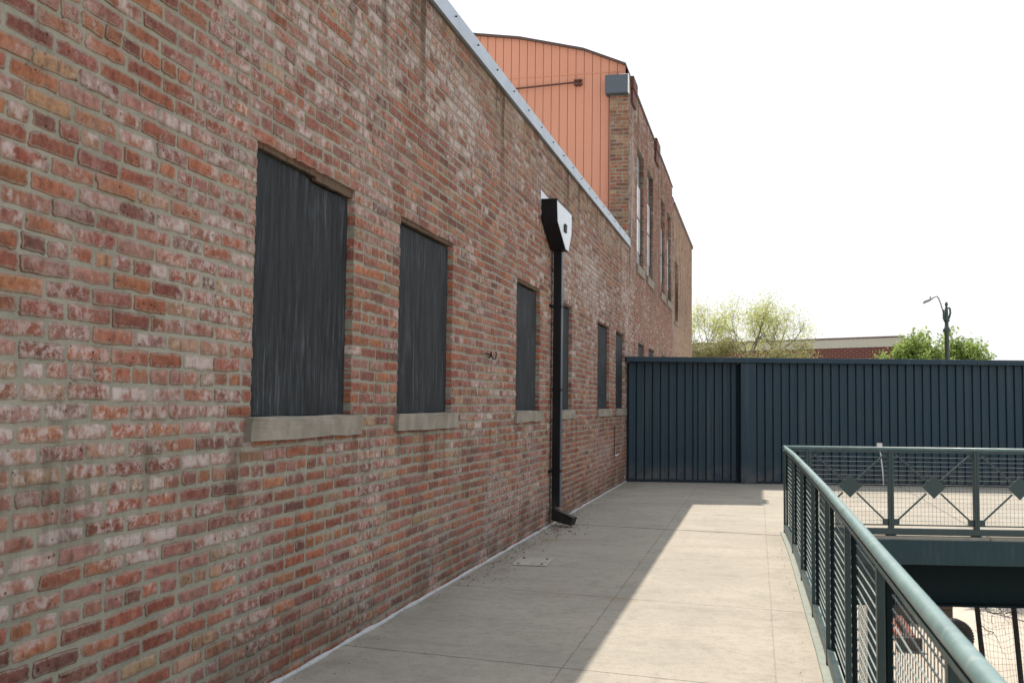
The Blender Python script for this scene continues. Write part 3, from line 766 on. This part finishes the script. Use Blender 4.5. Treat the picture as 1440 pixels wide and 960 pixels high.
# edge girder under the walkway
eg = empty('steel_girder', (2.6,0,0)); tag(eg, 'long green edge girder under the walkway beside the near railing', 'girder')
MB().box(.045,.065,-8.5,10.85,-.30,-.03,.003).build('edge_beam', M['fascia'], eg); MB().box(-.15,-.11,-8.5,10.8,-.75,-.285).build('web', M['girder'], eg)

rw = MB().box(.3, 3.40, 13.0, 13.3, GZ, -.80, .01).build('pier_wall', M['girder']); tag(rw, 'dark green wall carrying the deck beneath the far railing corner', 'pier wall')
cl = empty('steel_column', (3.70, 14.0, GZ)); tag(cl, 'dark steel column standing under the deck beside the pier wall', 'column')
MB().box(-.06,.06,-.06,.06,.02,3.2,.004).build('shaft', M['girder'], cl); MB().box(-.13,.13,-.13,.13,.0,.018).build('base_plate', M['girder'], cl)

# ------------------------------------------------------------------ small things on the deck and the wall
mb = MB(); mb.tube([(4.33,18.12,.004),(4.32,18.13,.25),(4.295,18.13,.5),(4.27,18.12,.66)], .012, 8)
wp = empty('vent_pipe', (4.32,18.12,0)); o = mb.build('pipe', M['pvc'], wp); o.matrix_parent_inverse = Matrix.Translation((-4.32,-18.12,0))
mb = MB(); mb.box(4.225,4.315,18.09,18.15,.655,.735,.006); o = mb.build('cap', M['pvc'], wp); o.matrix_parent_inverse = Matrix.Translation((-4.32,-18.12,0))
tag(wp, 'thin white capped pipe standing at the foot of the navy fence', 'pipe')

mb = MB(); pts = []
for i in range(26):
    t = i/25; a = -1.2+t*8.6; r = .026+.012*t
    pts.append((.02+.045*min(1,t*1.2), 8.245+r*math.cos(a)-.05*(1-t), 1.752+r*math.sin(a)*1.0))
mb.tube([(-.01,8.12,1.765),(.03,8.16,1.76),(.04,8.19,1.752)]+pts, .0055, 7)
tag(mb.build('wire_hook', M['black']), 'curled black wire hook sticking out of the brick wall', 'hook')
cd = empty('wall_conduit', (0,15.95,0)); tag(cd, 'thin dark conduit with a white end low on the wall near the fence', 'conduit')
mb = MB(); mb.tube([(.02,15.93,1.0),(.02,15.94,.55),(.022,15.98,.53)], .006, 8); o = mb.build('tube', M['black'], cd); o.matrix_parent_inverse = Matrix.Translation((0,-15.95,0))
mb = MB(); mb.tube([(.024,15.97,.532),(.03,16.15,.515),(.03,16.33,.535)], .010, 8); o = mb.build('white_end', M['pvc'], cd); o.matrix_parent_inverse = Matrix.Translation((0,-15.95,0))
cv = empty('cover_plate', (.39,8.35,0)); tag(cv, 'pale square cover plate set on the shaded deck near the downspout', 'cover plate')
mb = MB(); mb.box(-.145,.145,-.19,.19,.001,.010,.003); mb.build('plate', M['patch'], cv)
for sx in (-1,1):
    for sy in (-1,1):
        mb = MB(); mb.lathe([(.012,.0105),(.012,.015),(.006,.017)], sx*.1, sy*.14, 8); mb.build('screw', M['rust'], cv)
cv.rotation_euler.z = .05
# brick crumbs
mb = MB(); rg = random.Random(5)
def crumb(x, y, s):
    pts = [Vector((rg.uniform(-1,1),rg.uniform(-1,1),rg.uniform(0,.7)))*s for _ in range(6)]
    b = bmesh.new(); vs = [b.verts.new(p) for p in pts]
    try: bmesh.ops.convex_hull(b, input=vs)
    except Exception: pass
    for v in b.verts: v.co += Vector((x,y,.004))
    for f in list(b.faces): f.material_index = 0
    mi = 0 if rg.random() < .6 else (1 if rg.random() < .6 else 2)
    mb.merge(b, mi)
for _ in range(420): crumb(.05+abs(rg.gauss(0,.13)), rg.uniform(7.2,12.5), rg.uniform(.004,.014))
for _ in range(160): crumb(.05+abs(rg.gauss(0,.12)), rg.uniform(3.5,7.2), rg.uniform(.002,.007))
for _ in range(170): crumb(.12+abs(rg.gauss(0,.14)), rg.gauss(10.5,.4), rg.uniform(.004,.016))
for _ in range(120): crumb(.05+abs(rg.gauss(0,.2)), rg.uniform(12.5,17), rg.uniform(.004,.012))
for _ in range(90): crumb(rg.uniform(.3,2.4), rg.uniform(3,17), rg.uniform(.002,.006))
for _ in range(70): crumb(2.5-abs(rg.gauss(0,.05)), rg.uniform(3,11), rg.uniform(.003,.008))
tag(mb.build('brick_crumbs', [M['chip'], M['mortar'], M['brown']]), 'loose brick crumbs and grit scattered along the wall foot', 'debris', kind='stuff')

# ------------------------------------------------------------------ far low building
fb = empty('brick_building', (4.0,58,GZ)); tag(fb, 'low dark red brick building with a pale concrete band behind the fence', 'building')
fa = math.atan2(55-61, 9.79+1.29); fb.rotation_euler.z = fa
SK = -14*.487
def skew(x0,x1,y0,y1,z0,z1): return MB().prism([(x0,y0,z0),(x1,y0,z0),(x1+SK,y1,z0),(x0+SK,y1,z0)], (0,0,z1-z0))
mb = skew(-16,6.45,0,12.3,0,8.50)
o = mb.build('brick_wall', M['farbrick'], fb)
uv = o.data.uv_layers.new(name='UVMap')
for p in o.data.polygons:
    for li in p.loop_indices:
        v = o.data.vertices[o.data.loops[li].vertex_index].co
        uv.data[li].uv = (v.y if abs(p.normal.x) > .5 else v.x, v.z)
mb = skew(-16.02,6.47,-.03,12.32,8.505,8.98); mb.build('concrete_band', M['band'], fb)
mb = skew(-16.06,6.51,-.07,12.36,8.985,9.06); mb.build('roof_edge', M['trim'], fb)

# ------------------------------------------------------------------ trees
def tree(name, label, cat, base, h, spread, depth, leafmat, nleaf, leafsize, seed, group=None, trunk_r=.09, first=.35, up=.5, nstem=3, sparse=1.0, rad=2.0, bole=0.0, lean=.3):
    rg = random.Random(seed); root = empty(name, base); tag(root, label, cat, group)
    mb = MB(); tips = []
    def grow(p, d, ln, r, lvl):
        n = 4; pts = [p]; q = p
        for i in range(n):
            d = (d + Vector((rg.gauss(0,.13),rg.gauss(0,.13),rg.gauss(.04,.07)*up*2))).normalized(); q = q + d*ln/n; pts.append(q)
            if lvl <= 2: tips.append((q, d, lvl))
        mb.tube(pts, [r*(1-.4*i/n) for i in range(n+1)], 6 if lvl > 1 else 4, cap=False)
        if lvl <= 0: return
        for k in range(rg.choice((2,3,3))):
            a = rg.uniform(0, 2*math.pi); s = d.orthogonal().normalized(); s.rotate(Quaternion(d, a))
            nd = (d + s*rg.uniform(.35,.85)*spread).normalized()
            grow(pts[-1] if k < 2 else pts[-2], nd, ln*rg.uniform(.6,.85), r*.58, lvl-1)
    for s in range(nstem):
        a = 2*math.pi*s/nstem + rg.uniform(-.4,.4)
        d = Vector((math.cos(a)*lean*spread*(nstem>1), math.sin(a)*lean*spread*(nstem>1), 1)).normalized()
        grow(Vector((0.04*math.cos(a),0.04*math.sin(a),0)), d, (h-bole)*first, trunk_r, depth)
    zs = sorted(t[0].z for t in tips); kz = (h-bole)/zs[int(len(zs)*.985)]
    rr = sorted(math.hypot(t[0].x, t[0].y) for t in tips); kr = rad/rr[int(len(rr)*.95)]
    for v in mb.bm.verts: v.co = Vector((v.co.x*kr, v.co.y*kr, bole + v.co.z*kz))
    tips = [(Vector((p.x*kr, p.y*kr, bole + p.z*kz)), d, l) for p, d, l in tips]
    if bole: mb.tube([(.05,.02,0),(-.04,.05,bole*.35),(.05,-.03,bole*.7),(0,0,bole+.12)], [trunk_r*1.9,trunk_r*1.5,trunk_r*1.3,trunk_r], 10)
    mb.build('trunk', M['bark'], root, fix=False)
    verts = []; faces = []
    for _ in range(nleaf):
        p, d, l = rg.choice(tips)
        c = p + Vector((rg.gauss(0,1),rg.gauss(0,1),rg.gauss(0,1)))*.13*sparse
        u = (d*.6 + Vector((rg.gauss(0,1),rg.gauss(0,1),rg.gauss(0,1)))).normalized(); w = u.orthogonal().normalized(); w.rotate(Quaternion(u, rg.uniform(0,6.28)))
        s = leafsize*rg.uniform(.55,1.3); i = len(verts)
        verts += [c-u*s*.5, c+w*s*.24, c+u*s*.5, c-w*s*.24]; faces.append((i,i+1,i+2,i+3))
    me = bpy.data.meshes.new('crown'); me.from_pydata([tuple(v) for v in verts], [], faces); link('crown', me, leafmat, root)
    return root
G1 = 'thin budding trees behind the fence'; G2 = 'leafy trees by the street lamp'; G3 = 'shrubs under the budding trees'
tree('tree', 'middle and tallest of the thin budding trees behind the fence', 'tree', (1.85,45,GZ), 10.0, 1.25, 5, M['leafbud'], 5600, .08, 21, G1, trunk_r=.055, first=.42, nstem=6, sparse=1.9, rad=1.45, bole=7.35, lean=.75)
tree('tree', 'budding tree with yellow green leaves beside the tan brick corner', 'tree', (-.05,44,GZ), 9.6, 1.2, 5, M['leafbud'], 3600, .08, 35, G1, trunk_r=.045, first=.42, nstem=5, sparse=1.8, rad=1.1, bole=7.3, lean=.65)
tree('tree', 'sparsest budding tree, right of the two other thin ones', 'tree', (3.05,46,GZ), 9.55, 1.25, 5, M['leafbud'], 2700, .085, 44, G1, trunk_r=.045, first=.42, nstem=5, sparse=2.1, rad=1.5, bole=7.3, lean=.8)
tree('leafy_tree', 'bright green leafy tree to the left of the street lamp', 'tree', (6.98,33,GZ), 7.5, .9, 4, M['leafgreen'], 5600, .125, 53, G2, trunk_r=.035, first=.42, nstem=9, sparse=.60, rad=1.1, bole=5.0, lean=.5, up=1.9)
tree('leafy_tree', 'bright green leafy tree to the right of the street lamp', 'tree', (8.52,33.5,GZ), 7.55, .9, 4, M['leafgreen'], 4600, .125, 66, G2, trunk_r=.035, first=.42, nstem=8, sparse=.60, rad=1.0, bole=5.0, lean=.5, up=1.9)
# hedge-like shrubs under the budding trees
def shrub(label, cx, cy, rx, rz, n, seed):
    rg = random.Random(seed); root = empty('shrub', (cx,cy,GZ)); tag(root, label, 'shrub', G3)
    mb = MB()
    for k in range(16):
        a = rg.uniform(0,6.28); mb.tube([(0,0,0),(math.cos(a)*rx*.3,math.sin(a)*.4,rz*.5),(math.cos(a)*rx*rg.uniform(.3,.8),math.sin(a)*.7,rz*rg.uniform(.75,1.0))], [.04,.025,.008], 5, cap=False)
    mb.build('stems', M['bark'], root, fix=False)
    vs = []; fs = []
    cl = [(rg.uniform(-rx,rx), rg.uniform(-.8,.8), rz*rg.uniform(.72,1.0)) for _ in range(60)]
    for _ in range(n):
        q = rg.choice(cl); c = Vector((q[0]+rg.gauss(0,.22), q[1]+rg.gauss(0,.22), q[2]+rg.gauss(0,.17)))
        u = Vector((rg.gauss(0,1),rg.gauss(0,1),rg.gauss(0,1))).normalized(); w = u.orthogonal().normalized(); s = .10*rg.uniform(.5,1.3); i = len(vs)
        vs += [c-u*s*.5, c+w*s*.25, c+u*s*.5, c-w*s*.25]; fs.append((i,i+1,i+2,i+3))
    me = bpy.data.meshes.new('foliage'); me.from_pydata([tuple(v) for v in vs], [], fs); link('foliage', me, M['leafolive'], root)
shrub('olive green shrub behind the fence next to the tan building', -.3, 41, 1.5, 7.8, 16000, 3)
shrub('olive brown shrub behind the fence under the thin budding trees', 2.3, 42, 1.9, 7.75, 19000, 9)

# ------------------------------------------------------------------ street lamp
lp = empty('street_lamp', (7.42,30,GZ)); tag(lp, 'dark green street lamp with a curved arm rising behind the fence', 'street lamp')
mb = MB()
mb.lathe([(.22,0),(.22,.3),(.17,.4),(.16,1.0),(.09,1.2),(.075,4.0),(.058,7.44),(.095,7.48),(.105,7.53),(.06,7.60),(.052,7.65),(.05,7.74),(.080,7.78),(.082,7.82),(.045,7.88),(.045,8.0),(.04,8.16),(.022,8.18),(.04,8.22),(.042,8.27),(.02,8.32)], 0, 0, 20)
mb.build('pole', M['lampgreen'], lp)
mb = MB(); mb.tube([(.06,0,7.85),(.10,0,8.0),(.095,0,8.12),(.05,0,8.16)], .028, 8); mb.box(-.10,-.05,-.03,.03,7.82,8.1,.006); mb.build('scroll_bracket', M['lampgreen'], lp)
mb = MB(); mb.tube([(-.06,0,7.88),(-.09,0,8.05),(-.15,0,8.28),(-.20,0,8.42),(-.235,0,8.475),(-.28,0,8.47),(-.36,0,8.43)], .018, 8); arm = mb.build('arm', M['lampgrey'], lp)
mb = MB(); mb.hexa([(-.36,-.05,8.39),(-.36,.05,8.39),(-.62,.07,8.27),(-.62,-.07,8.27),(-.35,-.05,8.445),(-.35,.05,8.445),(-.60,.06,8.35),(-.60,-.06,8.35)], .01); mb.box(-.44,-.40,-.02,.02,8.42,8.47); hd = mb.build('lamp_head', M['lampgrey'], arm)
mb = MB(); mb.hexa([(-.42,-.045,8.345),(-.42,.045,8.345),(-.58,.055,8.272),(-.58,-.055,8.272),(-.42,-.045,8.36),(-.42,.045,8.36),(-.58,.055,8.285),(-.58,-.055,8.285)]); mb.build('lens', M['lens'], hd)

# ------------------------------------------------------------------ lower yard
nf = empty('net_fence', (5.4,15.5,GZ)); tag(nf, 'leaning dark posts with sagging net below the deck edge', 'net fence')
PX = [(-.225,-.06),(.275,.40),(.90,1.02),(1.6,1.70),(2.4,2.5)]
PX = [(-.20,-.02),(.29,.43),(.95,1.05),(1.65,1.72),(2.4,2.45)]
for tx, bx_ in PX:
    mb = MB(); mb.bar((bx_+.10,0,0),(tx,0,3.25), .062, .062, up=(0,1,0), bev=.006); mb.build('post', M['post'], nf)
mb = MB()
def netpt(u, z):            # u: 0..4 bay coordinate
    i = min(int(u), 3); t = u-i
    top = PX[i][0]+(PX[i+1][0]-PX[i][0])*t; bot = PX[i][1]+.1+(PX[i+1][1]-PX[i][1])*t
    k = z/3.25
    return Vector((bot+(top-bot)*k, .05+.06*math.sin(u*3+z), z - .10*math.sin(math.pi*t)*(z/3.2)))
for j in range(34):
    z = .1+j*.085; mb.tube([netpt(u*.125, z+.015*math.sin(u*1.3+j)) for u in range(33)], .0017, 4, cap=False)
for j in range(45):
    u = .02+j*.0885; mb.tube([netpt(min(u,3.999)+.02*math.sin(z*4+j), z) for z in np.arange(.05,3.1,.16)], .0017, 4, cap=False)
mb.build('net', M['net'], nf)
vn = MB(); rg = random.Random(77)
def vine(p, d, n, r, lvl):
    pts = [Vector(p)]
    for i in range(n):
        d = (d + Vector((rg.gauss(0,.45),rg.gauss(0,.1),rg.gauss(.02,.40)))).normalized(); pts.append(pts[-1]+d*.05)
        if lvl and rg.random() < .3: vine(pts[-1], Vector((rg.gauss(0,1),0,rg.gauss(-.5,.7))).normalized(), rg.randint(3,7), r*.55, lvl-1)
    vn.tube(pts, [r*(1-.5*i/n) for i in range(n+1)], 5, cap=False)
for (x, z, dx) in ((-.17,2.62,1),(-.12,2.3,.8),(.30,2.5,-1),(.98,2.6,1)):
    vine((5.4+x,15.44,GZ+z), Vector((dx,0,-.25)).normalized(), 9, .007, 2)
tag(vn.build('dead_vine', M['vine'], fix=False), 'dark bare vine tangled across the top of the net', 'vine')

ty = empty('tyre', (6.34,23.5,GZ)); tag(ty, 'black tyre standing upright on the pale yard ground', 'tyre')
ty.rotation_euler.z = .25
def ring(prof, n=40):       # lathe round the local y axis, centre z=.40
    mb = MB(); rings = []
    for k in range(n):
        a = 2*math.pi*k/n; rings.append([mb.bm.verts.new((r*math.cos(a), y, .40+r*math.sin(a))) for r, y in prof])
    m = len(prof)
    for k in range(n):
        for j in range(m):
            f = mb.bm.faces.new([rings[k][j], rings[k][(j+1)%m], rings[(k+1)%n][(j+1)%m], rings[(k+1)%n][j]]); f.smooth = True
    return mb
mb = ring([(.20,-.10),(.30,-.13),(.375,-.125),(.40,-.09),(.40,.09),(.375,.125),(.30,.13),(.20,.10)])
for k in range(40):
    a = 2*math.pi*k/40; mb.bar((.395*math.cos(a),-.10,.40+.395*math.sin(a)),(.395*math.cos(a+.06),.10,.40+.395*math.sin(a+.06)), .03, .03, up=(math.cos(a),0,math.sin(a)))
t1 = mb.build('tread', M['rubber'], ty)
mb = ring([(.0,-.05),(.198,-.06),(.198,.06),(.0,.05)]); mb.build('wheel_disc', M['rubber'], ty)
mb = ring([(.040,-.085),(.062,-.085),(.062,-.066),(.040,-.066)]); mb.build('hub_ring', M['lampgrey'], ty)

bn = empty('bench', (5.45,24.0,GZ)); tag(bn, 'low red plank bench with a dark end block in the yard below', 'bench')
for dx in (-.23,.02):
    mb = MB(); mb.box(dx,dx+.15,-.20,2.0,.285,.33,.006); mb.build('plank', M['redwood'], bn)
mb = MB(); mb.box(-.25,.29,-.34,-.205,.03,.30,.01); mb.build('end_block', M['brown'], bn)
mb = MB(); mb.box(-.22,.16,1.6,1.9,.0,.284,.01); mb.build('support', M['brown'], bn)
pl = empty('planter', (6.0,27.0,GZ)); tag(pl, 'long dark brown timber planter behind the bench in the yard', 'planter')
mb = MB()
for k in range(4): mb.box(-1.0,.9,-.25,-.20,.02+k*.18,.19+k*.18,.005)
mb.box(-1.0,-.95,-.195,.4,.02,.74); mb.box(.85,.9,-.195,.4,.02,.74); mb.box(-1.0,.9,.405,.45,.02,.74); mb.build('boards', M['brown'], pl)
mb = MB(); mb.box(-.945,.845,-.195,.40,.3,.66); mb.build('soil', M['vine'], pl)

# ------------------------------------------------------------------ camera, light, world
RC = [[0.9709995140245415,-0.0035238921603776077,-0.23905548717430916],[0.23880579695693813,0.06229716442354908,0.9690670021440968],[0.011477591379113354,-0.9980514242707273,0.0613320422561224]]
cam = bpy.data.cameras.new('camera'); co = bpy.data.objects.new('camera', cam); COL.objects.link(co)
mat = Matrix.Identity(4)
for i in range(3):
    mat[i][0] = RC[i][0]; mat[i][1] = -RC[i][1]; mat[i][2] = -RC[i][2]
mat[0][3], mat[1][3], mat[2][3] = 2.2455, 0.0, 1.35
co.matrix_world = mat
cam.lens = 35.0; cam.sensor_width = 36.0; cam.clip_end = 3000; cam.clip_start = .05
cam.dof.use_dof = True; cam.dof.focus_distance = 8.0; cam.dof.aperture_fstop = 7.5
scene.camera = co

sa, sb = .315, .50
sd = Vector((-sa, sb, 1)).normalized()
el = math.asin(sd.z); az_ = math.atan2(sd.x, sd.y)
sl = bpy.data.lights.new('sun', 'SUN'); sl.energy = 4.7; sl.angle = R(.5); sl.color = (1, .885, .755)
so = bpy.data.objects.new('sun', sl); COL.objects.link(so)
so.rotation_euler = (-sd).to_track_quat('-Z', 'Y').to_euler()
w = bpy.data.worlds.new('World'); scene.world = w; w.use_nodes = True
nt = w.node_tree; bg = nt.nodes['Background']
sky = nt.nodes.new('ShaderNodeTexSky'); sky.sky_type = 'NISHITA'; sky.sun_disc = False
sky.sun_elevation = el; sky.sun_rotation = az_ % (2*math.pi)
sky.air_density = 1.2; sky.dust_density = 6.0; sky.ozone_density = 1.0
hz = nt.nodes.new('ShaderNodeMix'); hz.data_type = 'RGBA'; hz.inputs[0].default_value = .72     # white summer haze over the clear sky
hz.inputs[7].default_value = (7.6, 7.75, 7.9, 1)
nt.links.new(sky.outputs[0], hz.inputs[6]); nt.links.new(hz.outputs[2], bg.inputs[0]); bg.inputs[1].default_value = .12

vs = scene.view_settings
vs.view_transform = 'Standard'; vs.look = 'None'; vs.exposure = .5; vs.gamma = 1; vs.use_curve_mapping = False
scene.render.engine = 'CYCLES'
